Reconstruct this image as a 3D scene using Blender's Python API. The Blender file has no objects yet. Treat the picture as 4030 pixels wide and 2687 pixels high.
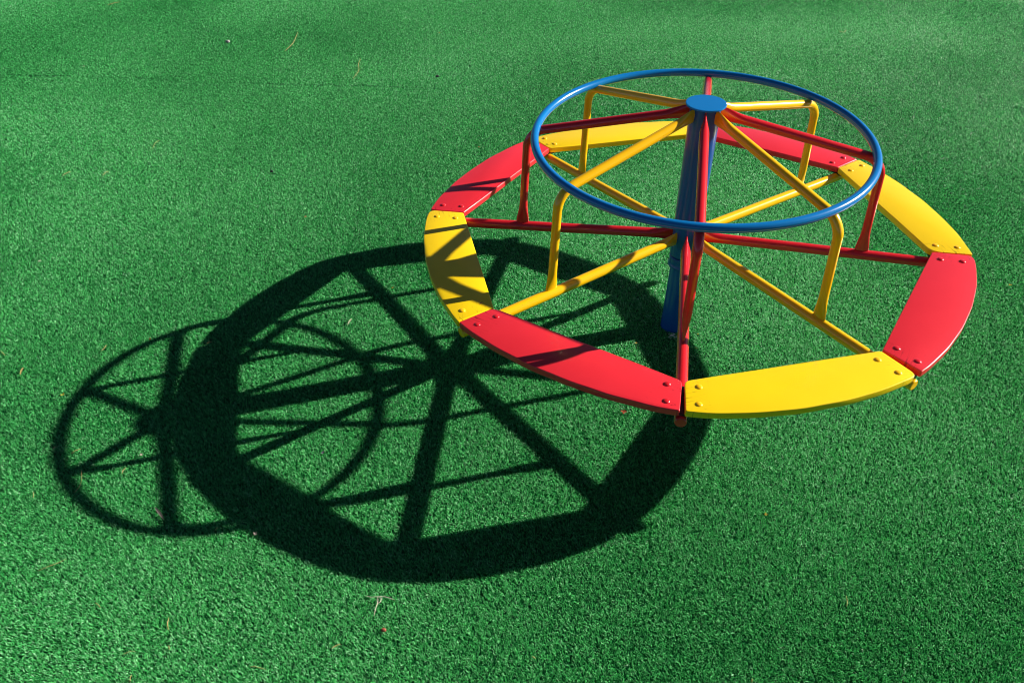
import bpy, bmesh, math, random
import numpy as np
from mathutils import Vector, Matrix

random.seed(7)
rng = np.random.default_rng(11)
sc = bpy.context.scene
S = 1.25                                    # metres per model unit

# ------------------------------------------------------------------ camera
cam_d = bpy.data.cameras.new("camera")
cam = bpy.data.objects.new("camera", cam_d)
sc.collection.objects.link(cam)
cam_d.sensor_fit = 'HORIZONTAL'
cam_d.sensor_width = 36.0
cam_d.lens = 36.0 * 3142.34 / 4030.0
cam_d.clip_start = 0.05
cam_d.clip_end = 500.0
R3 = Matrix(((0.9995309852232894, 0.0013702626755244217, 0.030593005062606267), (0.023247861404261556, 0.6163154572101849, -0.7871561434327558), (-0.019933552585749338, 0.7874981775115425, 0.6159945404768702)))
cam.matrix_world = Matrix.Translation(Vector((-0.4557, -2.1520, 1.6141)) * S) @ R3.to_4x4()
sc.camera = cam

# ------------------------------------------------------------------ sky and sun
SUN_AZ, SUN_EL = 0.2749, 0.4350               # from +X towards +Y ; elevation
world = bpy.data.worlds.new("World")
sc.world = world
world.use_nodes = True
wn = world.node_tree
bg = wn.nodes["Background"]
sky = wn.nodes.new("ShaderNodeTexSky")
sky.sky_type = 'NISHITA'
sky.sun_disc = False
sky.sun_elevation = SUN_EL
sky.air_density = 0.35
sky.dust_density = 0.2
sky.altitude = 600
sky.sun_rotation = math.pi / 2 - SUN_AZ
wn.links.new(sky.outputs[0], bg.inputs[0])
bg.inputs[1].default_value = 0.05
sun_d = bpy.data.lights.new("sun", 'SUN')
sun_d.energy = 5.0
sun_d.angle = math.radians(0.53)
sun_d.color = (1.0, 0.95, 0.86)
sun = bpy.data.objects.new("sun", sun_d)
sc.collection.objects.link(sun)
to_sun = Vector((math.cos(SUN_EL) * math.cos(SUN_AZ), math.cos(SUN_EL) * math.sin(SUN_AZ), math.sin(SUN_EL)))
sun.rotation_euler = to_sun.to_track_quat('Z', 'Y').to_euler()
sun.location = to_sun * 20
sc.view_settings.view_transform = 'Standard'
sc.view_settings.look = 'None'
sc.view_settings.gamma = 1.0
sc.view_settings.use_curve_mapping = False
sc.view_settings.exposure = 0.9
sc.cycles.filter_width = 1.0

# ------------------------------------------------------------------ helpers
def put(o, parent=None):
    sc.collection.objects.link(o)
    if parent is not None:
        o.parent = parent
    return o

def tag(o, label=None, cat=None, group=None, kind=None):
    if label: o['label'] = label
    if cat: o['category'] = cat
    if group: o['group'] = group
    if kind: o['kind'] = kind
    return o

def mesh_obj(name, verts, faces, mat, parent=None, smooth=True):
    me = bpy.data.meshes.new(name)
    me.from_pydata([tuple(v) for v in verts], [], faces)
    me.materials.append(mat)
    if smooth:
        me.polygons.foreach_set('use_smooth', [True] * len(me.polygons))
    me.update()
    return put(bpy.data.objects.new(name, me), parent)

def bm_obj(name, bm, mat, parent=None, smooth=True):
    bmesh.ops.recalc_face_normals(bm, faces=bm.faces)
    me = bpy.data.meshes.new(name)
    bm.to_mesh(me); bm.free()
    me.materials.append(mat)
    if smooth:
        me.polygons.foreach_set('use_smooth', [True] * len(me.polygons))
        me.set_sharp_from_angle(angle=math.radians(42))
    return put(bpy.data.objects.new(name, me), parent)

def nd(nt, t, **kw):
    n = nt.nodes.new(t)
    for k, v in kw.items():
        setattr(n, k, v)
    return n

# ------------------------------------------------------------------ materials
def paint(name, col, dark, rough=0.22, wood=False, bump=0.25):
    m = bpy.data.materials.new(name); m.use_nodes = True
    nt = m.node_tree; L = nt.links
    b = nt.nodes['Principled BSDF']
    b.inputs['Roughness'].default_value = rough
    b.inputs['Coat Weight'].default_value = 0.12 if wood else 0.35
    b.inputs['Coat Roughness'].default_value = 0.12
    tc = nd(nt, 'ShaderNodeTexCoord')
    big = nd(nt, 'ShaderNodeTexNoise'); big.inputs['Scale'].default_value = 9; big.inputs['Detail'].default_value = 5
    L.new(tc.outputs['Object'], big.inputs['Vector'])
    # gentle fading of the paint
    mix = nd(nt, 'ShaderNodeMixRGB'); mix.inputs[1].default_value = (*col, 1)
    mix.inputs[2].default_value = (*[min(1, c * 1.12 + 0.004) for c in col], 1)
    L.new(big.outputs['Fac'], mix.inputs[0])
    # dirt specks and chips
    sp = nd(nt, 'ShaderNodeTexNoise'); sp.inputs['Scale'].default_value = 75; sp.inputs['Detail'].default_value = 3
    sp.inputs['Roughness'].default_value = 0.65
    L.new(tc.outputs['Object'], sp.inputs['Vector'])
    rp = nd(nt, 'ShaderNodeValToRGB'); rp.color_ramp.elements[0].position = 0.735; rp.color_ramp.elements[1].position = 0.77
    L.new(sp.outputs['Fac'], rp.inputs[0])
    mix2 = nd(nt, 'ShaderNodeMixRGB'); mix2.inputs[2].default_value = (*dark, 1)
    mul = nd(nt, 'ShaderNodeMath', operation='MULTIPLY'); mul.inputs[1].default_value = 0.7
    L.new(rp.outputs[0], mul.inputs[0]); L.new(mul.outputs[0], mix2.inputs[0]); L.new(mix.outputs[0], mix2.inputs[1])
    # orange peel / brush marks
    fine = nd(nt, 'ShaderNodeTexNoise'); fine.inputs['Scale'].default_value = 160 if not wood else 1.0
    fine.inputs['Detail'].default_value = 3
    bp = nd(nt, 'ShaderNodeBump'); bp.inputs['Strength'].default_value = bump; bp.inputs['Distance'].default_value = 0.0006
    last = mix2
    if wood:
        mp = nd(nt, 'ShaderNodeMapping'); mp.inputs['Scale'].default_value = (9, 150, 60)
        L.new(tc.outputs['Object'], mp.inputs['Vector']); L.new(mp.outputs[0], fine.inputs['Vector'])
        # hairline checks that run in from the sawn ends
        mp2 = nd(nt, 'ShaderNodeMapping'); mp2.inputs['Scale'].default_value = (7, 105, 1)
        L.new(tc.outputs['Object'], mp2.inputs['Vector'])
        cr = nd(nt, 'ShaderNodeTexNoise'); cr.inputs['Scale'].default_value = 1.0; cr.inputs['Detail'].default_value = 0
        L.new(mp2.outputs[0], cr.inputs['Vector'])
        sub = nd(nt, 'ShaderNodeMath', operation='SUBTRACT'); sub.inputs[1].default_value = 0.5
        ab = nd(nt, 'ShaderNodeMath', operation='ABSOLUTE')
        lt = nd(nt, 'ShaderNodeMath', operation='LESS_THAN'); lt.inputs[1].default_value = 0.011
        L.new(cr.outputs['Fac'], sub.inputs[0]); L.new(sub.outputs[0], ab.inputs[0]); L.new(ab.outputs[0], lt.inputs[0])
        sx = nd(nt, 'ShaderNodeSeparateXYZ'); L.new(tc.outputs['Object'], sx.inputs[0])
        ax = nd(nt, 'ShaderNodeMath', operation='ABSOLUTE'); L.new(sx.outputs[0], ax.inputs[0])
        mr = nd(nt, 'ShaderNodeMapRange'); mr.inputs['From Min'].default_value = 0.27; mr.inputs['From Max'].default_value = 0.37
        L.new(ax.outputs[0], mr.inputs['Value'])
        mm = nd(nt, 'ShaderNodeMath', operation='MULTIPLY'); L.new(lt.outputs[0], mm.inputs[0]); L.new(mr.outputs[0], mm.inputs[1])
        mm2 = nd(nt, 'ShaderNodeMath', operation='MULTIPLY'); mm2.inputs[1].default_value = 0.75; L.new(mm.outputs[0], mm2.inputs[0])
        mix3 = nd(nt, 'ShaderNodeMixRGB'); mix3.inputs[2].default_value = (*[c * 0.25 for c in col], 1)
        L.new(mm2.outputs[0], mix3.inputs[0]); L.new(mix2.outputs[0], mix3.inputs[1]); last = mix3
    else:
        L.new(tc.outputs['Object'], fine.inputs['Vector'])
    L.new(last.outputs[0], b.inputs['Base Color'])
    L.new(fine.outputs['Fac'], bp.inputs['Height']); L.new(bp.outputs[0], b.inputs['Normal'])
    L.new(bp.outputs[0], b.inputs['Coat Normal'])
    return m

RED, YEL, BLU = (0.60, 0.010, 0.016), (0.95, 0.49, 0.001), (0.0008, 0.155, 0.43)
M = dict(
    red=paint("red_gloss_paint", RED, (0.12, 0.01, 0.01)),
    yellow=paint("yellow_gloss_paint", YEL, (0.16, 0.08, 0.01)),
    blue=paint("blue_gloss_paint", BLU, (0.02, 0.04, 0.08)),
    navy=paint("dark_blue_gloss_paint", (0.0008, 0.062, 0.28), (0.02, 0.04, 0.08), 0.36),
    red_wood=paint("red_painted_wood", (0.72, 0.020, 0.032), (0.25, 0.01, 0.01), 0.3, True, 0.2),
    yellow_wood=paint("yellow_painted_wood", (0.92, 0.60, 0.001), (0.35, 0.2, 0.01), 0.3, True, 0.2),
)

def plain(name, col, rough=0.6, noise=60, var=0.25):
    m = bpy.data.materials.new(name); m.use_nodes = True
    nt = m.node_tree; b = nt.nodes['Principled BSDF']
    tc = nd(nt, 'ShaderNodeTexCoord'); n = nd(nt, 'ShaderNodeTexNoise'); n.inputs['Scale'].default_value = noise
    nt.links.new(tc.outputs['Object'], n.inputs['Vector'])
    mx = nd(nt, 'ShaderNodeMixRGB'); mx.inputs[1].default_value = (*[c * (1 - var) for c in col], 1); mx.inputs[2].default_value = (*[min(1, c * (1 + var)) for c in col], 1)
    nt.links.new(n.outputs['Fac'], mx.inputs[0]); nt.links.new(mx.outputs[0], b.inputs['Base Color'])
    b.inputs['Roughness'].default_value = rough
    return m

M['gap_shade'] = plain("gap_shade_black", (0.012, 0.010, 0.010), 0.5)  # near-black colour stands in for shade deep in the gaps and cracks
M['straw'] = plain("dry_straw", (0.50, 0.36, 0.13))
M['pale'] = plain("pale_dry_fibre", (0.62, 0.58, 0.46))
M['leaf'] = plain("faded_leaf", (0.42, 0.50, 0.30))
M['grey'] = plain("grey_dry_leaf", (0.22, 0.21, 0.17))
M['wire'] = plain("white_wire", (0.75, 0.77, 0.78), 0.3)
M['nut'] = plain("brown_nutshell", (0.30, 0.08, 0.04), 0.5)
M['stone'] = plain("grey_pebble", (0.33, 0.32, 0.30), 0.7)
M['dark'] = plain("dark_pebble", (0.02, 0.025, 0.03), 0.4)
M['ypetal'] = plain("yellow_petal", (0.80, 0.45, 0.02))
M['rpetal'] = plain("red_petal", (0.50, 0.05, 0.02))
M['ppetal'] = plain("purple_petal", (0.25, 0.12, 0.28))

# turf materials
def turf_blade_mat():
    m = bpy.data.materials.new("artificial_grass_fibre"); m.use_nodes = True
    nt = m.node_tree; L = nt.links; b = nt.nodes['Principled BSDF']
    at = nd(nt, 'ShaderNodeAttribute', attribute_name='tint')
    rp = nd(nt, 'ShaderNodeValToRGB')
    e = rp.color_ramp.elements
    e[0].position = 0.0; e[0].color = (0.006, 0.17, 0.036, 1)
    e[1].position = 1.0; e[1].color = (0.42, 0.92, 0.50, 1)  # palest fibres: bright sparkle highlights painted into the colour
    k = e.new(0.45); k.color = (0.048, 0.47, 0.105, 1)
    k2 = e.new(0.78); k2.color = (0.13, 0.76, 0.20, 1)
    L.new(at.outputs['Fac'], rp.inputs[0])
    L.new(rp.outputs[0], b.inputs['Base Color'])
    b.inputs['Roughness'].default_value = 0.36
    b.inputs['Specular IOR Level'].default_value = 0.42
    # thin plastic fibres let some light through
    tr = nd(nt, 'ShaderNodeBsdfTranslucent'); mx = nd(nt, 'ShaderNodeMixShader'); mx.inputs[0].default_value = 0.45
    L.new(rp.outputs[0], tr.inputs['Color']); L.new(b.outputs[0], mx.inputs[1]); L.new(tr.outputs[0], mx.inputs[2])
    L.new(mx.outputs[0], nt.nodes['Material Output'].inputs['Surface'])
    return m

def turf_base_mat():
    m = bpy.data.materials.new("turf_backing"); m.use_nodes = True
    nt = m.node_tree; L = nt.links; b = nt.nodes['Principled BSDF']
    tc = nd(nt, 'ShaderNodeTexCoord')
    n = nd(nt, 'ShaderNodeTexNoise'); n.inputs['Scale'].default_value = 260; n.inputs['Detail'].default_value = 4
    L.new(tc.outputs['Object'], n.inputs['Vector'])
    rp = nd(nt, 'ShaderNodeValToRGB')
    e = rp.color_ramp.elements
    e[0].position = 0.38; e[0].color = (0.001, 0.018, 0.007, 1)
    e[1].position = 0.66; e[1].color = (0.012, 0.13, 0.045, 1)
    L.new(n.outputs['Fac'], rp.inputs[0]); L.new(rp.outputs[0], b.inputs['Base Color'])
    bp = nd(nt, 'ShaderNodeBump'); bp.inputs['Strength'].default_value = 1.0; bp.inputs['Distance'].default_value = 0.004
    L.new(n.outputs['Fac'], bp.inputs['Height']); L.new(bp.outputs[0], b.inputs['Normal'])
    b.inputs['Roughness'].default_value = 0.9
    b.inputs['Specular IOR Level'].default_value = 0.05
    return m

# ------------------------------------------------------------------ ground
Z0 = -0.008
gm = turf_base_mat()
g = mesh_obj('ground', [(-150, -150, Z0), (150, -150, Z0), (150, 150, Z0), (-150, 150, Z0)], [(0, 1, 2, 3)], gm, smooth=False)
tag(g, 'flat green artificial turf ground under the roundabout', 'ground', kind='structure')

def vnoise(x, y, scale, seed):
    """smooth value noise in numpy"""
    r = np.random.default_rng(seed)
    N = 256
    t = r.random((N, N))
    u, v = x * scale + 500.3, y * scale + 500.7
    i, j = np.floor(u).astype(int), np.floor(v).astype(int)
    fu, fv = u - i, v - j
    fu = fu * fu * (3 - 2 * fu); fv = fv * fv * (3 - 2 * fv)
    a = t[i % N, j % N]; b = t[(i + 1) % N, j % N]; c = t[i % N, (j + 1) % N]; d = t[(i + 1) % N, (j + 1) % N]
    return (a * (1 - fu) + b * fu) * (1 - fv) + (c * (1 - fu) + d * fu) * fv

def build_turf(target=2700000):
    cx, cy = -0.56, -2.74
    # area of the lawn that lies in view, plus a margin all round
    y0, y1 = -2.0, 5.7
    n_try = int(target * 3.4)
    x = rng.uniform(-6.6, 4.6, n_try); y = rng.uniform(y0, y1, n_try)
    d = np.sqrt((x - cx) ** 2 + (y - cy) ** 2 + 2.04 ** 2)
    left = -2.55 - (y + 2.0) * 0.535; right = 1.25 + (y + 2.0) * 0.45
    dens = np.minimum(1.0, (2.75 / d) ** 1.25)
    keep = (x > left) & (x < right) & (rng.random(n_try) < dens)
    x, y, d = x[keep], y[keep], d[keep]
    # seam between two rolls of turf
    sy = 3.132 + (x + 4.561) * (2.393 - 3.132) / 6.100 + 0.012 * np.sin(x * 3.1)
    ds = np.abs(y - sy)
    gap = (ds < 0.0060) & (vnoise(x, x * 0, 2.2, 91) > 0.30)
    x, y, d, ds = x[~gap], y[~gap], d[~gap], ds[~gap]
    n = len(x)
    # pile direction: a slow drift plus strong per-blade scatter
    flow = (vnoise(x, y, 0.55, 3) - 0.5) * 3.0 + (vnoise(x, y, 2.3, 5) - 0.5) * 2.0 + 2.6
    az = flow + rng.normal(0, 1.3, n)
    clump = vnoise(x, y, 150, 21)
    clump2 = vnoise(x, y, 4.5, 22)
    size = (d / 2.75) ** 0.42
    h = (0.0068 + 0.0022 * rng.random(n) + 0.0022 * (clump - 0.5)) * (0.95 + 0.10 * clump2)
    w = (0.0011 + 0.0010 * rng.random(n)) * size
    lean = rng.uniform(0.25, 1.15, n)
    ln = h * (0.15 + 0.80 * lean) * size ** 0.5            # horizontal reach
    dx, dy = np.cos(az), np.sin(az)
    tw = az + math.pi / 2 + rng.normal(0, 0.5, n)
    px, py = np.cos(tw) * w * 0.5, np.sin(tw) * w * 0.5
    roll = np.tan(rng.uniform(-0.85, 0.85, n)) * w * 0.5
    curl = rng.uniform(-0.9, 0.9, n)
    V = np.empty((n, 6, 3), dtype=np.float32)
    for k, (f, zf, wf) in enumerate(((0.0, -0.02, 1.0), (0.38, 0.74, 1.0), (1.0, 1.0, 0.7))):
        zz = Z0 + h * zf
        if k == 2: zz = zz - h * np.maximum(0, lean - 0.75) * 0.55
        ox = dx * ln * f - dy * curl * ln * f * f * 0.5
        oy = dy * ln * f + dx * curl * ln * f * f * 0.5
        V[:, 2 * k, 0] = x + ox - px * wf; V[:, 2 * k, 1] = y + oy - py * wf; V[:, 2 * k, 2] = zz - roll * wf
        V[:, 2 * k + 1, 0] = x + ox + px * wf; V[:, 2 * k + 1, 1] = y + oy + py * wf; V[:, 2 * k + 1, 2] = zz + roll * wf
    base = (np.arange(n, dtype=np.int32) * 6)[:, None]
    loops = (base + np.array([0, 1, 3, 2, 2, 3, 5, 4], dtype=np.int32)).ravel()
    me = bpy.data.meshes.new('turf_grass')
    me.vertices.add(n * 6); me.vertices.foreach_set('co', V.ravel())
    me.loops.add(n * 8); me.loops.foreach_set('vertex_index', loops)
    me.polygons.add(n * 2); me.polygons.foreach_set('loop_start', np.arange(n * 2, dtype=np.int32) * 4)
    try:
        me.polygons.foreach_set('loop_total', np.full(n * 2, 4, dtype=np.int32))
    except Exception:
        pass
    tint = np.clip(rng.beta(0.9, 1.1, n) * 0.95 + 0.25 * (vnoise(x, y, 1.1, 33) - 0.4) + 0.25 * (clump - 0.5), 0, 1).astype(np.float32)
    at = me.attributes.new('tint', 'FLOAT', 'POINT')
    at.data.foreach_set('value', np.repeat(tint, 6))
    me.polygons.foreach_set('use_smooth', np.ones(n * 2, dtype=bool))
    me.materials.append(turf_blade_mat())
    me.update(calc_edges=True)
    o = put(bpy.data.objects.new('turf_grass', me))
    tag(o, 'short green artificial grass fibres covering the ground', 'artificial grass', kind='stuff')
    print('blades', n)
build_turf()

# ------------------------------------------------------------------ the roundabout
PHI = -0.1743
ANG = dict(F=-90, FR=-45, R=0, BR=45, B=90, BL=135, L=180, FL=225)
DA = dict(F=0.0167, FR=-0.0102, R=-0.0100, BR=0.0012, B=-0.0349, BL=0.0213, L=0.0200, FL=-0.0041)
ORDER = ['F', 'FR', 'R', 'BR', 'B', 'BL', 'L', 'FL']
SPOKE_COL = dict(F='red', R='red', B='red', L='red', FR='yellow', BR='yellow', BL='yellow', FL='yellow')
RADJ = dict(R=0.006, L=0.005, FL=0.003, FR=0.001)
AX, AY = 0.004, -0.010
WX, WY = -0.0093, 0.0080
ri, rc, th = 0.70, 0.8076, 0.0190
ZS, ZSH = 0.3709, 0.3517
RS, RA, RR = 0.0150, 0.0132, 0.0117        # tube radii: spoke, arm, hand ring
ZSO = ZS - th - RS - 0.0022

root = bpy.data.objects.new('playground_roundabout', None)
root.empty_display_size = 0.3
put(root)
root.matrix_world = Matrix(((0.999926, 0.000313, 0.012191, 0), (0.000000, 0.999670, -0.025679, 0), (-0.012195, 0.025677, 0.999596, 0), (0, 0, 0, 1)))
tag(root, 'red, yellow and blue metal playground roundabout with eight wooden seat boards standing on green turf', 'roundabout')

def ang(k): return math.radians(ANG[k]) + PHI + DA[k]

def wheel(k, r, z, t=0.0):
    """point in the seat wheel: radius r along spoke k, offset t sideways (counter-clockwise)"""
    a = ang(k)
    if r > 0.8: r += RADJ.get(k, 0)
    x = r * math.cos(a) - t * math.sin(a); y = r * math.sin(a) + t * math.cos(a)
    return Vector((x, y, z - WX * x - WY * y)) * S

def lathe(prof, seg=64, cap_top=True, cap_bot=True):
    bm = bmesh.new(); rings = []
    for r, z in prof:
        rings.append([bm.verts.new((r * S * math.cos(2 * math.pi * i / seg), r * S * math.sin(2 * math.pi * i / seg), z * S)) for i in range(seg)])
    for a, b in zip(rings, rings[1:]):
        for i in range(seg):
            bm.faces.new((a[i], a[(i + 1) % seg], b[(i + 1) % seg], b[i]))
    if cap_bot: bm.faces.new(rings[0][::-1])
    if cap_top: bm.faces.new(rings[-1])
    return bm

# ground post, turning column, collar, cap
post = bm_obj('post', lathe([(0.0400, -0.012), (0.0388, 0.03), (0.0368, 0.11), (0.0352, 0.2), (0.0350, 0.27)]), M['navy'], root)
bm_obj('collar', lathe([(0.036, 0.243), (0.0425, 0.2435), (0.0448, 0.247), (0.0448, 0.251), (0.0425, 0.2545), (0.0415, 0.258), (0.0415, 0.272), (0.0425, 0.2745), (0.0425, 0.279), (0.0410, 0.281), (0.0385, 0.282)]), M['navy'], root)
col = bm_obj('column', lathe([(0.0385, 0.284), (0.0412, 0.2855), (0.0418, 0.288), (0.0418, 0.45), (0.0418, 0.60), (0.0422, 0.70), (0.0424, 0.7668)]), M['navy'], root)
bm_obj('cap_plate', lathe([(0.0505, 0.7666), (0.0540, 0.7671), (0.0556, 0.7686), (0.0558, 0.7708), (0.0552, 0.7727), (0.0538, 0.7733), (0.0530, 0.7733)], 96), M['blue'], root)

def tube(path, tang, radii, seg=20, cap0=False, cap1=False):
    """sweep: path in 3-D, tang = fixed side vector; radii = (side, in-plane) per point"""
    bm = bmesh.new(); rings = []
    P = [Vector(p) for p in path]; n = len(P)
    for i in range(n):
        d = (P[min(i + 1, n - 1)] - P[max(i - 1, 0)]).normalized()
        s = tang.normalized(); u = s.cross(d).normalized()
        a, b = radii[i]
        rings.append([bm.verts.new(P[i] + s * (a * math.cos(2 * math.pi * j / seg)) + u * (b * math.sin(2 * math.pi * j / seg))) for j in range(seg)])
    for A, B in zip(rings, rings[1:]):
        for j in range(seg):
            bm.faces.new((A[j], A[(j + 1) % seg], B[(j + 1) % seg], B[j]))
    if cap0: bm.faces.new(rings[0][::-1])
    if cap1: bm.faces.new(rings[-1])
    return bm

def pinch(dist, L, r, side_min=0.32, plane_max=1.62):
    """tube squashed flat towards its welded end"""
    t = max(0.0, min(1.0, dist / L)); t = t * t * (3 - 2 * t)
    return (r * (side_min + (1 - side_min) * t), r * (plane_max + (1 - plane_max) * t))

for k in ORDER:
    c = SPOKE_COL[k]
    mat = M[c]
    a = ang(k)
    tang = Vector((-math.sin(a), math.cos(a), 0))
    # lower spoke
    def zline(r): return ZSH + (ZSO - ZSH) * (r - 0.05) / (ri - 0.05)
    rs = [0.036, 0.042, 0.048, 0.056, 0.064, 0.074, 0.086, 0.10, 0.12, 0.20, 0.35, 0.5, 0.6, 0.7, 0.78, 0.7995, 0.8035, 0.8050]
    path, rad = [], []
    for r in rs:
        w = min(1.0, r / 0.3)
        x, y = r * math.cos(a), r * math.sin(a)
        path.append(Vector((x, y, zline(r) - w * (WX * x + WY * y))) * S)
        q = pinch(r - 0.042, 0.062, RS * S, 0.30, 1.45)
        e = 1.0 if r < 0.80 else (0.95 if r < 0.804 else 0.86)
        rad.append((q[0] * e, q[1] * e))
    sp = bm_obj('seat_spoke', tube(path, tang, rad, 24, True, True), mat, root)
    # weld bead round the hub end
    # bracket plate that carries the two boards
    bm = bmesh.new()
    zt = ZS - th - 0.0026
    lo, hi = [], []
    for (r, t) in ((0.698, -0.050), (0.792, -0.050), (0.797, 0.0), (0.792, 0.050), (0.698, 0.050)):
        hi.append(bm.verts.new(wheel(k, r, zt + 0.0022, t))); lo.append(bm.verts.new(wheel(k, r, zt - 0.0022, t)))
    bm.faces.new(hi); bm.faces.new(lo[::-1])
    for i in range(5):
        bm.faces.new((hi[i], lo[i], lo[(i + 1) % 5], hi[(i + 1) % 5]))
    bm_obj('bracket', bm, M['gap_shade'], sp, False)  # blackened so the gap between boards looks shaded
    # grab rail: upright from the spoke, bend, arm rising to the hub
    T = Vector((0.5098, 0.3330)); Bc = Vector((0.4939, 0.6500 - (AX * math.cos(a) + AY * math.sin(a)) * 0.494)); H = Vector((0.05, 0.7445))
    xT, yT = 0.5095 * math.cos(a), 0.5095 * math.sin(a)
    T.y = zline(0.5095) - WX * xT - WY * yT + RS * 0.35
    d1 = (T - Bc).normalized(); d2 = (H - Bc).normalized()
    half = math.acos(max(-1, min(1, d1.dot(d2)))) / 2
    fr = 0.064; tl = fr / math.tan(half)
    p1, p2 = Bc + d1 * tl, Bc + d2 * tl
    ctr = Bc + (d1 + d2).normalized() * (fr / math.sin(half))
    pts = []
    Lu = (T - p1).length
    for s in (0, .012, .022, .034, .048, .064, .085, .12, .18):
        pts.append((T - d1 * s, s))
    pts.append((p1, Lu))
    a0 = math.atan2(p1.y - ctr.y, p1.x - ctr.x); a1 = math.atan2(p2.y - ctr.y, p2.x - ctr.x)
    da = (a1 - a0 + math.pi) % (2 * math.pi) - math.pi
    for i in range(1, 13):
        aa = a0 + da * i / 12
        pts.append((ctr + Vector((math.cos(aa), math.sin(aa))) * fr, 9))
    Lh = (H - p2).length
    end = 0.0405
    for s in (0.2, 0.12, 0.085, 0.07, 0.058, 0.046, 0.036, 0.026, 0.018, 0.009, 0.0):
        q = H - d2 * 0 + (p2 - H).normalized() * (s - (0.05 - end))
        pts.append((q, -1 - s))
    path, rad = [], []
    for q, s in pts:
        path.append(Vector((q.x * math.cos(a), q.x * math.sin(a), q.y)) * S)
        if s < 0: rad.append(pinch(-s - 1 - 0.004, 0.066, RA * S, 0.30, 1.5))
        elif s < 9: rad.append(pinch(s - 0.008, 0.072, RA * S * 0.92, 0.34, 1.6))
        else: rad.append((RA * S, RA * S * 0.96))
    bm_obj('grab_rail', tube(path, tang, rad, 24, True, True), mat, root)

# hand ring
GX, GY, OX, OY, RING, ZR = -0.0107, -0.0184, -0.0022, -0.0102, 0.4661, 0.6743
bm = bmesh.new(); NS, NT = 160, 20
rings = []
for i in range(NS):
    t = 2 * math.pi * i / NS
    rr = RING
    ring = []
    for j in range(NT):
        u = 2 * math.pi * j / NT
        r = rr + RR * math.cos(u); x, y = r * math.cos(t), r * math.sin(t)
        ring.append(bm.verts.new(Vector((x + OX, y + OY, ZR + RR * math.sin(u) - GX * x - GY * y)) * S))
    rings.append(ring)
for i in range(NS):
    A, B = rings[i], rings[(i + 1) % NS]
    for j in range(NT):
        bm.faces.new((A[j], B[j], B[(j + 1) % NT], A[(j + 1) % NT]))
bm_obj('hand_ring', bm, M['blue'], root)

# seat boards
PLANKS = [('F', 'FR', 'yellow', dict(o0=.006, o1=.020, g0=.0035, g1=.0036, i0=.016, i1=.008)),
          ('FR', 'R', 'red', dict(o0=.004, o1=.022, g0=.0060, g1=.001, i0=.006, i1=.004)),
          ('R', 'BR', 'yellow', dict(o0=.006, o1=.010, g0=.0025, g1=.001, i0=.030, i1=.008)),
          ('BR', 'B', 'red', dict(o0=.004, o1=.006, g0=.002, g1=.002, i0=.005, i1=.005)),
          ('B', 'BL', 'yellow', dict(o0=.006, o1=.010, g0=.002, g1=.001, i0=.006, i1=.012)),
          ('BL', 'L', 'red', dict(o0=.004, o1=.010, g0=.001, g1=.0025, i0=.005, i1=.002)),
          ('L', 'FL', 'yellow', dict(o0=.022, o1=.005, g0=.001, g1=.001, i0=.008, i1=.002)),
          ('FL', 'F', 'red', dict(o0=.005, o1=.005, g0=.001, g1=.0035, i0=.022, i1=.014))]

def dome(bm, r, h):
    seg, lv = 20, 6
    prev = None
    for i in range(lv):
        t = i / (lv - 1) * math.pi / 2
        rr, z = r * math.cos(t), h * math.sin(t)
        if i == lv - 1:
            top = bm.verts.new((0, 0, h))
            for j in range(seg): bm.faces.new((prev[j], prev[(j + 1) % seg], top))
        else:
            ring = [bm.verts.new((rr * math.cos(2 * math.pi * j / seg), rr * math.sin(2 * math.pi * j / seg), z)) for j in range(seg)]
            if prev:
                for j in range(seg): bm.faces.new((prev[j], prev[(j + 1) % seg], ring[(j + 1) % seg], ring[j]))
            else: first = ring
            prev = ring
    return first

def bolt_mesh():
    bm = bmesh.new()
    r = 0.0086 * S
    first = dome(bm, r, 0.0034 * S)
    low = [bm.verts.new((v.co.x, v.co.y, -0.002)) for v in first]
    for j in range(20): bm.faces.new((first[j], low[j], low[(j + 1) % 20], first[(j + 1) % 20]))
    bm.faces.new(low)
    # shank and nut below the board
    for (rr, z0, z1, sg) in ((0.0042, -0.043, -0.002, 12), (0.0085, -0.040, -0.0305, 6)):
        A = [bm.verts.new((rr * math.cos(2 * math.pi * j / sg), rr * math.sin(2 * math.pi * j / sg), z0)) for j in range(sg)]
        B = [bm.verts.new((v.co.x, v.co.y, z1)) for v in A]
        for j in range(sg): bm.faces.new((A[j], A[(j + 1) % sg], B[(j + 1) % sg], B[j]))
        bm.faces.new(A[::-1]); bm.faces.new(B)
    return bm
bolt_protos = {}

def corner(prev, c, nxt, r, n=6):
    """rounded corner c between the directions to prev and nxt"""
    u = (prev - c); v = (nxt - c)
    r = min(r, u.length * 0.5, v.length * 0.5)
    A, B = c + u.normalized() * r, c + v.normalized() * r
    return [(A * (1 - t) * (1 - t) + c * 2 * t * (1 - t) + B * t * t) for t in [i / n for i in range(n + 1)]]

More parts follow.
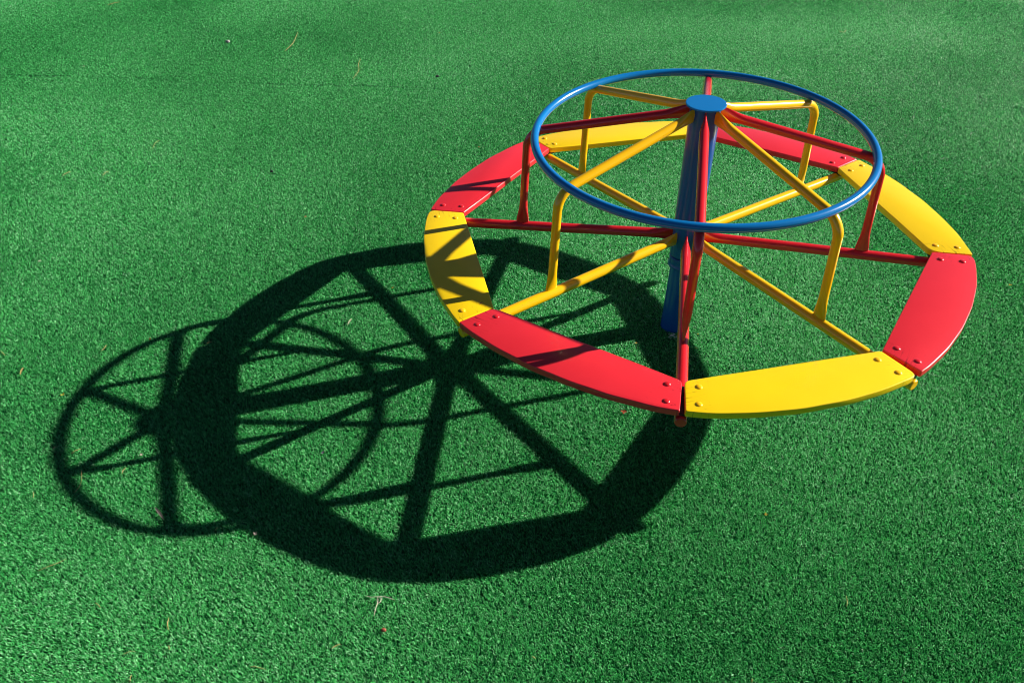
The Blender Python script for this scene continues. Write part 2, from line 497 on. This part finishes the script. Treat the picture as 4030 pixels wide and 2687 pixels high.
for idx, (k0, k1, cname, q) in enumerate(PLANKS):
    p0, p1 = wheel(k0, rc, ZS), wheel(k1, rc, ZS)
    i0, i1 = wheel(k0, ri, ZS), wheel(k1, ri, ZS)
    if ang(k1) < ang(k0): pass
    org = (p0 + p1) / 2
    ex = (p1 - p0).normalized()
    ez = ex.cross((i0 + i1) / 2 - org).normalized()
    if ez.z < 0: ez = -ez
    ey = ez.cross(ex)
    mw = Matrix((( ex.x, ey.x, ez.x, org.x), (ex.y, ey.y, ez.y, org.y), (ex.z, ey.z, ez.z, org.z), (0, 0, 0, 1)))
    inv = mw.inverted()
    def loc(v):
        w_ = inv @ v
        return Vector((w_.x, w_.y))
    P0, P1, I0, I1 = loc(p0), loc(p1), loc(i0), loc(i1)
    s_out = 1.0 if (P0.y - I0.y) > 0 else -1.0
    # gaps: move the ends in, a little more at the outer corner
    e0 = Vector((1, 0)); 
    sgn = 1.0 if P0.x < P1.x else -1.0
    P0 = P0 + e0 * sgn * q['g0'] * 2.0 * S; I0 = I0 + e0 * sgn * q['g0'] * 0.7 * S
    P1 = P1 - e0 * sgn * q['g1'] * 2.0 * S; I1 = I1 - e0 * sgn * q['g1'] * 0.7 * S
    sag = 0.0465 * S
    chord = (P1 - P0)
    outer = []
    N = 26
    for i in range(N + 1):
        t = i / N
        b = P0 + chord * t
        outer.append(Vector((b.x, b.y + s_out * sag * (1 - (2 * t - 1) ** 2) * (1 + 0.10 * (2 * t - 1) ** 2))))
    poly = corner(I0, outer[0], outer[1] + (outer[3] - outer[1]) * 3, q['o0'] * S)
    cut0, cut1 = q['o0'] * S, q['o1'] * S
    for v in outer[1:-1]:
        if (v - outer[0]).length > cut0 * 1.02 and (v - outer[-1]).length > cut1 * 1.02: poly.append(v)
    poly += corner(outer[-4], outer[-1], I1, cut1)
    ninner = 6
    poly += corner(outer[-1], I1, I0, q['i1'] * S)
    poly += [I1 + (I0 - I1) * t for t in (0.2, 0.4, 0.6, 0.8)]
    poly += corner(I1, I0, outer[0], q['i0'] * S)
    # clean duplicates
    cl = []
    for v in poly:
        if not cl or (v - cl[-1]).length > 1e-4: cl.append(v)
    if (cl[0] - cl[-1]).length < 1e-4: cl.pop()
    # area orientation
    ar = sum(cl[i].x * cl[(i + 1) % len(cl)].y - cl[(i + 1) % len(cl)].x * cl[i].y for i in range(len(cl)))
    if ar < 0: cl.reverse()
    bm = bmesh.new()
    top = [bm.verts.new((v.x, v.y, 0)) for v in cl]
    f = bm.faces.new(top)
    ext = bmesh.ops.extrude_face_region(bm, geom=[f])
    vs = [e for e in ext['geom'] if isinstance(e, bmesh.types.BMVert)]
    bmesh.ops.translate(bm, verts=vs, vec=(0, 0, -th * S))
    bmesh.ops.recalc_face_normals(bm, faces=bm.faces)
    edges = [e for e in bm.edges if abs(e.verts[0].co.z - e.verts[1].co.z) < 1e-6]
    bmesh.ops.bevel(bm, geom=edges, offset=0.0028, segments=3, affect='EDGES', profile=0.5)
    # slight unevenness of the hand-sanded edge
    for v in bm.verts:
        v.co.z += 0.0005 * math.sin(v.co.x * 31 + idx)
        v.co.y += 0.0006 * math.sin(v.co.x * 47 + idx * 2.1)
    pl = bm_obj('seat_board', bm, M[cname + '_wood'], root)
    pl.matrix_local = mw
    pl['label'] = ('red' if cname == 'red' else 'yellow') + ' painted wooden seat board'
    # four dome-head bolts
    for kk, side in ((k0, 1), (k1, -1)):
        for r in (0.7165, 0.7760):
            if (k0, k1) == ('L', 'FL') and kk == 'FL' and r < 0.73:      # bolt head missing here
                continue
            tt = side * 0.0375
            if cname not in bolt_protos:
                o = bm_obj('bolt', bolt_mesh(), M[cname], pl); bolt_protos[cname] = o.data
            else:
                o = put(bpy.data.objects.new('bolt', bolt_protos[cname]), pl)
            w_ = inv @ wheel(kk, r + random.uniform(-.0015, .0015), ZS, tt + random.uniform(-.001, .001))
            o.location = (w_.x, w_.y, 0.0)
    if (k0, k1) == ('L', 'FL'):
        # the empty bolt hole: small dark chipped recess
        w_ = inv @ wheel('FL', 0.7165, ZS, -0.0375)
        bm = bmesh.new()
        for (ox, oy, rr) in ((0, 0, 0.0030), (0.006, -0.004, 0.0016), (-0.004, 0.005, 0.0013), (0.003, 0.008, 0.0010)):
            vv = [bm.verts.new((w_.x + ox + rr * math.cos(t) * (1 + .3 * math.sin(3 * t)), w_.y + oy + rr * math.sin(t), 0.0007)) for t in [2 * math.pi * j / 12 for j in range(12)]]
            bm.faces.new(vv)
        bm_obj('bolt_hole', bm, M['nut'], pl, False)

# splits in the end grain of two boards: thin dark cracks opening towards the sawn end
boards = [o for o in root.children if o.name.startswith('seat_board')]
bidx = {(p[0], p[1]): i for i, p in enumerate(PLANKS)}
for key, pts, w0 in ((('L', 'FL'), [(0.748, 180.45), (0.742, 182.0), (0.7339, 183.6)], 0.0016),
                     (('L', 'FL'), [(0.7225, -136.75), (0.7270, -135.6), (0.7342, -134.75)], -0.0015),
                     (('FL', 'F'), [(0.7756, -91.4), (0.7810, -90.2), (0.7849, -89.45)], -0.0014)):
    pl = boards[bidx[key]]
    inv = pl.matrix_local.inverted()
    P = []
    for r, d in pts:
        a = math.radians(d) + PHI
        x, y = r * math.cos(a), r * math.sin(a)
        w_ = inv @ (Vector((x, y, ZS - WX * x - WY * y)) * S)
        P.append(Vector((w_.x, w_.y, 0.0008)))
    bm = bmesh.new(); ww = [abs(w0), abs(w0) * .6, 0.0002]
    if w0 < 0: ww.reverse()
    d = (P[-1] - P[0]).normalized(); sd = Vector((-d.y, d.x, 0)) * 0.5
    Lv = [bm.verts.new(p + sd * q) for p, q in zip(P, ww)]; Rv = [bm.verts.new(p - sd * q) for p, q in zip(P, ww)]
    for m_ in range(2): bm.faces.new((Lv[m_], Rv[m_], Rv[m_ + 1], Lv[m_ + 1]))
    bm_obj('crack', bm, M['gap_shade'], pl, False)

# ------------------------------------------------------------------ litter on the turf
def wob(pts, n=10):
    """catmull-rom through ground points"""
    P = [Vector((x, y, 0)) for x, y in pts]
    if len(P) == 2: P = [P[0], (P[0] + P[1]) / 2 + Vector((-(P[1] - P[0]).y, (P[1] - P[0]).x, 0)) * 0.06, P[1]]
    P = [P[0] * 2 - P[1]] + P + [P[-1] * 2 - P[-2]]
    out = []
    for i in range(1, len(P) - 2):
        for j in range(n):
            t = j / n
            a, b, c, d = P[i - 1:i + 3]
            out.append(0.5 * ((2 * b) + (c - a) * t + (2 * a - 5 * b + 4 * c - d) * t * t + (3 * b - a - 3 * c + d) * t ** 3))
    out.append(P[-2])
    return out

def strand_bm(bm, pts, r, z=0.0028, lift=0.004):
    P = wob(pts); n = len(P); rings = []
    for i, p in enumerate(P):
        t = i / (n - 1)
        p = Vector((p.x, p.y, z + lift * math.sin(math.pi * t) * (0.6 + 0.4 * math.sin(5 * t + p.x * 9))))
        d = (P[min(i + 1, n - 1)] - P[max(i - 1, 0)]).normalized()
        s = Vector((-d.y, d.x, 0)); rr = r * (1.0 - 0.6 * abs(2 * t - 1) ** 3)
        rings.append([bm.verts.new(p + s * rr * math.cos(u) + Vector((0, 0, rr * math.sin(u)))) for u in [2 * math.pi * j / 6 for j in range(6)]])
    for A, B in zip(rings, rings[1:]):
        for j in range(6): bm.faces.new((A[j], A[(j + 1) % 6], B[(j + 1) % 6], B[j]))
    bm.faces.new(rings[0][::-1]); bm.faces.new(rings[-1])

def rebase(o):
    """origin onto the thing's own place on the ground"""
    me = o.data
    n = len(me.vertices); co = np.empty(n * 3, dtype=np.float32); me.vertices.foreach_get('co', co)
    co = co.reshape(-1, 3); c = co.mean(axis=0); c[2] = 0
    me.vertices.foreach_set('co', (co - c).ravel()); me.update()
    o.location = c.tolist()
    return o

def strand(name, pts, r, mat, label, cat, group=None):
    bm = bmesh.new()
    for p in (pts if isinstance(pts[0], list) else [pts]): strand_bm(bm, p, r * 0.85)
    o = rebase(bm_obj(name, bm, M[mat]))
    tag(o, label, cat, group)
    return o

G = 'dry straws scattered on the turf'
for pts, r, mat, label in [
    ([(-2.523, 3.548), (-2.506, 3.756), (-2.534, 4.031)], .0022, 'straw', 'longest curved yellow straw, lying far back on the turf, left of the blue ring'),
    ([(-1.876, 2.925), (-1.865, 3.097), (-1.891, 3.232), (-1.894, 3.349)], .0019, 'straw', 'S-shaped thin straw on the far turf, right of the longest curved straw'),
    ([(-4.509, 4.916), (-4.423, 5.003)], .0022, 'straw', 'short straw at the far edge of the turf, top left'),
    ([(-3.277, 1.428), (-3.252, 1.483)], .0016, 'straw', 'short pale straw midway down the left turf, left one of a close pair'),
    ([(-3.043, 1.425), (-3.029, 1.478)], .0016, 'straw', 'short pale straw midway down the left turf, right one of a close pair'),
    ([(-2.891, 1.781), (-2.899, 1.850), (-2.893, 1.906)], .0015, 'straw', 'faint bent straw on the turf behind the close pair of short straws'),
    ([(-2.138, -0.831), (-2.117, -0.872), (-2.110, -0.904), (-2.116, -0.932)], .0010, 'straw', 'curved straw crossing the inner edge of the ring shadow at its left end'),
    ([(-2.210, -0.751), (-2.199, -0.742), (-2.185, -0.728)], .0011, 'straw', 'short straw lying in the sunlit patch just inside the left end of the ring shadow'),
    ([(-2.355, -0.173), (-2.347, -0.158), (-2.349, -0.136)], .0014, 'straw', 'short bent straw on sunlit turf just outside the ring shadow, upper left of it'),
    ([(-2.779, -0.174), (-2.762, -0.186), (-2.741, -0.203)], .0014, 'straw', 'straw at the left edge of the photo, level with the top of the ring shadow'),
    ([(-2.085, -1.243), (-2.052, -1.224), (-2.018, -1.198)], .0009, 'straw', 'long thin green-brown straw in the lower left, sloping up to the right'),
    ([(-1.859, -1.352), (-1.849, -1.357), (-1.838, -1.366)], .0011, 'straw', 'short straw in the lower left between the thin sloping straw and the upright orange one'),
    ([(-1.625, -1.396), (-1.621, -1.416), (-1.612, -1.436)], .0015, 'straw', 'orange-brown curved straw standing out on the lower left turf'),
    ([(-1.594, -1.483), (-1.587, -1.497)], .0013, 'straw', 'very short straw just below the orange-brown curved straw'),
    ([(-1.660, -1.590), (-1.662, -1.572)], .0012, 'straw', 'short straw cut by the bottom edge of the photo, lower left'),
    ([(-1.712, -1.512), (-1.680, -1.502)], .0009, 'straw', 'faint straw near the bottom edge, left of the very short straw'),
    ([(-1.348, -1.544), (-1.326, -1.546), (-1.303, -1.551)], .0010, 'straw', 'thin flat-lying straw by the bottom edge, left of the thick pale straw'),
    ([(-1.136, -1.488), (-1.114, -1.475)], .0017, 'straw', 'thick pale straw near the bottom edge, lower left of the brown nutshell'),
    ([(-0.584, -1.506), (-0.573, -1.511)], .0016, 'straw', 'tiny straw bit near the bottom edge at the middle of the photo'),
    ([(0.322, -1.305), (0.320, -1.323), (0.313, -1.342)], .0009, 'straw', 'thin pale straw on the lower right turf'),
    ([(-0.004, -1.574), (0.000, -1.562)], .0012, 'straw', 'straw tip at the bottom edge, below the yellow flower'),
    ([(-1.585, -1.073), (-1.590, -1.086)], .0010, 'straw', 'tiny straw at the lower fringe of the ring shadow beside the board shadow'),
    ([(-1.530, -0.857), (-1.530, -0.875)], .0006, 'grey', 'tiny grey fibre inside the broad board shadow'),
    ([(1.829, 3.871), (1.861, 3.831), (1.899, 3.907)], .0020, 'straw', 'curled straw far back on the right turf'),
    ([(-2.260, -0.927), (-2.244, -0.955)], .0008, 'straw', 'tiny straw at the left end of the ring shadow, left of the curved straw'),
    ([(-1.989, -0.849), (-1.988, -0.817)], .0011, 'straw', 'short straw between the left shadow spokes, right of the curved straw'),
    ([(-3.379, 0.633), (-3.359, 0.673)], .0013, 'straw', 'short dull straw at the left side of the turf above the pale fluff'),
    ([(-1.932, -0.128), (-1.912, -0.113)], .0011, 'straw', 'tiny straw between the upper left shadow spoke and the ring shadow'),
]:
    strand('straw', pts, r, mat, label, 'straw', G)

strand('twig', [[(-1.073, -1.319), (-1.054, -1.324), (-1.034, -1.323), (-1.009, -1.325), (-0.982, -1.333)],
                [(-1.034, -1.323), (-1.031, -1.340), (-1.033, -1.361), (-1.035, -1.386)],
                [(-1.034, -1.323), (-1.023, -1.328), (-1.024, -1.342), (-1.034, -1.347)]], .0013, 'pale',
       'white branching twig shaped like a T in front of the roundabout shadow', 'twig')
strand('dead_grass_loop', [(-2.284, -0.739), (-2.285, -0.723), (-2.264, -0.721), (-2.243, -0.733), (-2.256, -0.746), (-2.284, -0.739)], .0006, 'grey',
       'thin grey loop of dead grass in the left end of the ring shadow', 'grass blade')
cx, cy = -0.012, -0.079
strand('wire_scrap', [[(cx - .015, cy + .014), (cx - .006, cy + .002), (cx + .010, cy - .012), (cx + .018, cy - .004)],
                      [(cx + .002, cy + .018), (cx + .012, cy + .008), (cx - .004, cy - .004), (cx - .016, cy - .010), (cx - .004, cy - .016)],
                      [(cx - .010, cy - .004), (cx + .004, cy + .006), (cx + .014, cy + .016)]], .0011, 'wire',
       'small tangled scrap of white wire at the foot of the blue post', 'wire')

def leaf(name, a, b, w, mat, label, cat, group=None, bend=0.004):
    A, B = Vector((*a, 0)), Vector((*b, 0)); d = B - A; s = Vector((-d.y, d.x, 0)).normalized()
    bm = bmesh.new(); rows = []
    N = 7
    for i in range(N):
        t = i / (N - 1); ww = w * math.sin(math.pi * (0.06 + 0.88 * t)) ** 0.7
        c = A + d * t + Vector((0, 0, 0.0032 + bend * math.sin(math.pi * t)))
        rows.append([bm.verts.new(c - s * ww + Vector((0, 0, bend * .5))), bm.verts.new(c), bm.verts.new(c + s * ww + Vector((0, 0, bend * .6)))])
    for R0, R1 in zip(rows, rows[1:]):
        for j in range(2): bm.faces.new((R0[j], R0[j + 1], R1[j + 1], R1[j]))
    ret = bmesh.ops.solidify(bm, geom=bm.faces[:], thickness=0.0005)
    o = rebase(bm_obj(name, bm, M[mat]))
    tag(o, label, cat, group)

leaf('leaf', (-1.819, -0.994), (-1.769, -1.045), .0045, 'grey', 'grey withered leaf in the vertical shadow bar at the lower left', 'leaf')
leaf('leaf', (-1.367, -0.003), (-1.358, 0.042), .0045, 'leaf', 'pale green narrow leaf on sunlit turf inside the shadow wheel', 'leaf')
leaf('leaf', (-2.613, -0.327), (-2.623, -0.282), .0040, 'straw', 'yellowish narrow leaf at the left edge beside the ring shadow', 'leaf')

def petals(name, x, y, r, n, mat, label, cat, group=None, seed=0):
    rd = random.Random(seed + int(abs(x * 1000)))
    bm = bmesh.new()
    for i in range(n):
        a = 2 * math.pi * i / n + rd.uniform(-.4, .4); L = r * rd.uniform(.7, 1.1); w = r * rd.uniform(.28, .42)
        c = Vector((x, y, 0.003)); d = Vector((math.cos(a), math.sin(a), rd.uniform(.1, .7))); s = Vector((-math.sin(a), math.cos(a), 0))
        q = [c, c + d * L * .5 - s * w, c + d * L, c + d * L * .5 + s * w]
        bm.faces.new([bm.verts.new(v) for v in q])
    bmesh.ops.solidify(bm, geom=bm.faces[:], thickness=0.0006)
    o = rebase(bm_obj(name, bm, M[mat], None, False))
    tag(o, label, cat, group)

GY_, GR_ = 'yellow petals on the turf', 'red petals on the turf'
for (x, y), r, label in [((0.160, -1.010), .007, 'bright yellow petal on the open turf in the lower right'),
                         ((-2.387, -0.444), .010, 'yellow flower scrap just outside the left side of the ring shadow'),
                         ((1.517, 0.282), .009, 'yellow flower scrap at the right edge beyond the red seat board'),
                         ((-1.216, 0.278), .006, 'yellow petal between two shadow spokes left of the yellow seat board'),
                         ((-0.165, -0.127), .006, 'yellow petal in the shadow left of the blue post foot'),
                         ((0.073, -0.161), .005, 'tiny yellow speck right of the post foot, nearer the camera'),
                         ((0.095, -0.067), .005, 'tiny yellow speck right of the post foot, farther from the camera'),
                         ((-1.354, 3.953), .009, 'yellow petal far back on the turf beyond the small black pebble')]:
    petals('petal', x, y, r, 4, 'ypetal', label, 'petal', GY_)
for (x, y), r, label in [((-0.250, -0.534), .012, 'red-brown petal on sunlit turf below the front red seat board'),
                         ((-2.181, -0.096), .006, 'red petal on the upper rim of the ring shadow'),
                         ((-3.963, 2.265), .009, 'orange-red petal far left on the turf'),
                         ((-0.909, 1.759), .009, 'red petal on the turf behind the rear left red seat board'),
                         ((-1.762, 0.932), .009, 'red petal on the turf to the left of the red and yellow board joint'),
                         ((-1.647, 1.268), .006, 'small reddish petal behind the other left-hand red petal')]:
    petals('petal', x, y, r, 4, 'rpetal', label, 'petal', GR_)
petals('petal', -1.318, -0.746, .007, 5, 'ppetal', 'purple petal on sunlit turf inside the shadow wheel', 'petal')
for (x, y), r, label in [((-3.975, 3.250), .010, 'whitish speck of litter far left near the turf seam'),
                         ((-1.457, -1.099), .007, 'white speck at the lower edge of the board shadow'),
                         ((-1.955, -0.757), .008, 'pinkish white scrap among the left shadow spokes'),
                         ((-2.953, 0.514), .010, 'pale fluff on the sunlit turf at the left edge')]:
    petals('litter_scrap', x, y, r, 5, 'pale', label, 'litter', 'pale scraps on the turf')

def stone(name, x, y, r, mat, label, cat, lumps=0.18, cap=None):
    bm = bmesh.new()
    bmesh.ops.create_icosphere(bm, subdivisions=3, radius=r)
    rd = random.Random(int(abs(x) * 977))
    ph = [rd.uniform(0, 6) for _ in range(6)]
    for v in bm.verts:
        n = v.co.normalized()
        k = 1 + lumps * (math.sin(3 * n.x + ph[0]) * math.sin(4 * n.y + ph[1]) + .5 * math.sin(7 * n.z + ph[2]))
        v.co = Vector((n.x * r * k * 1.15, n.y * r * k * .9, n.z * r * k * .8 + r * .55))
    bmesh.ops.translate(bm, verts=bm.verts, vec=(x, y, 0))
    o = rebase(bm_obj(name, bm, M[mat])); tag(o, label, cat)
stone('nutshell', -1.000, -1.430, .0062, 'nut', 'small reddish-brown nutshell casting a dark shadow, below the white twig', 'nutshell')
stone('pebble', -3.045, 3.790, .015, 'stone', 'pale grey pebble with a dark shadow far back on the left turf', 'pebble')
stone('pebble', -1.274, 2.952, .011, 'dark', 'small black pebble on the far turf behind the roundabout', 'pebble')
stone('pebble', -2.076, 1.456, .009, 'dark', 'small blue-black pebble on the turf left of the roundabout', 'pebble')
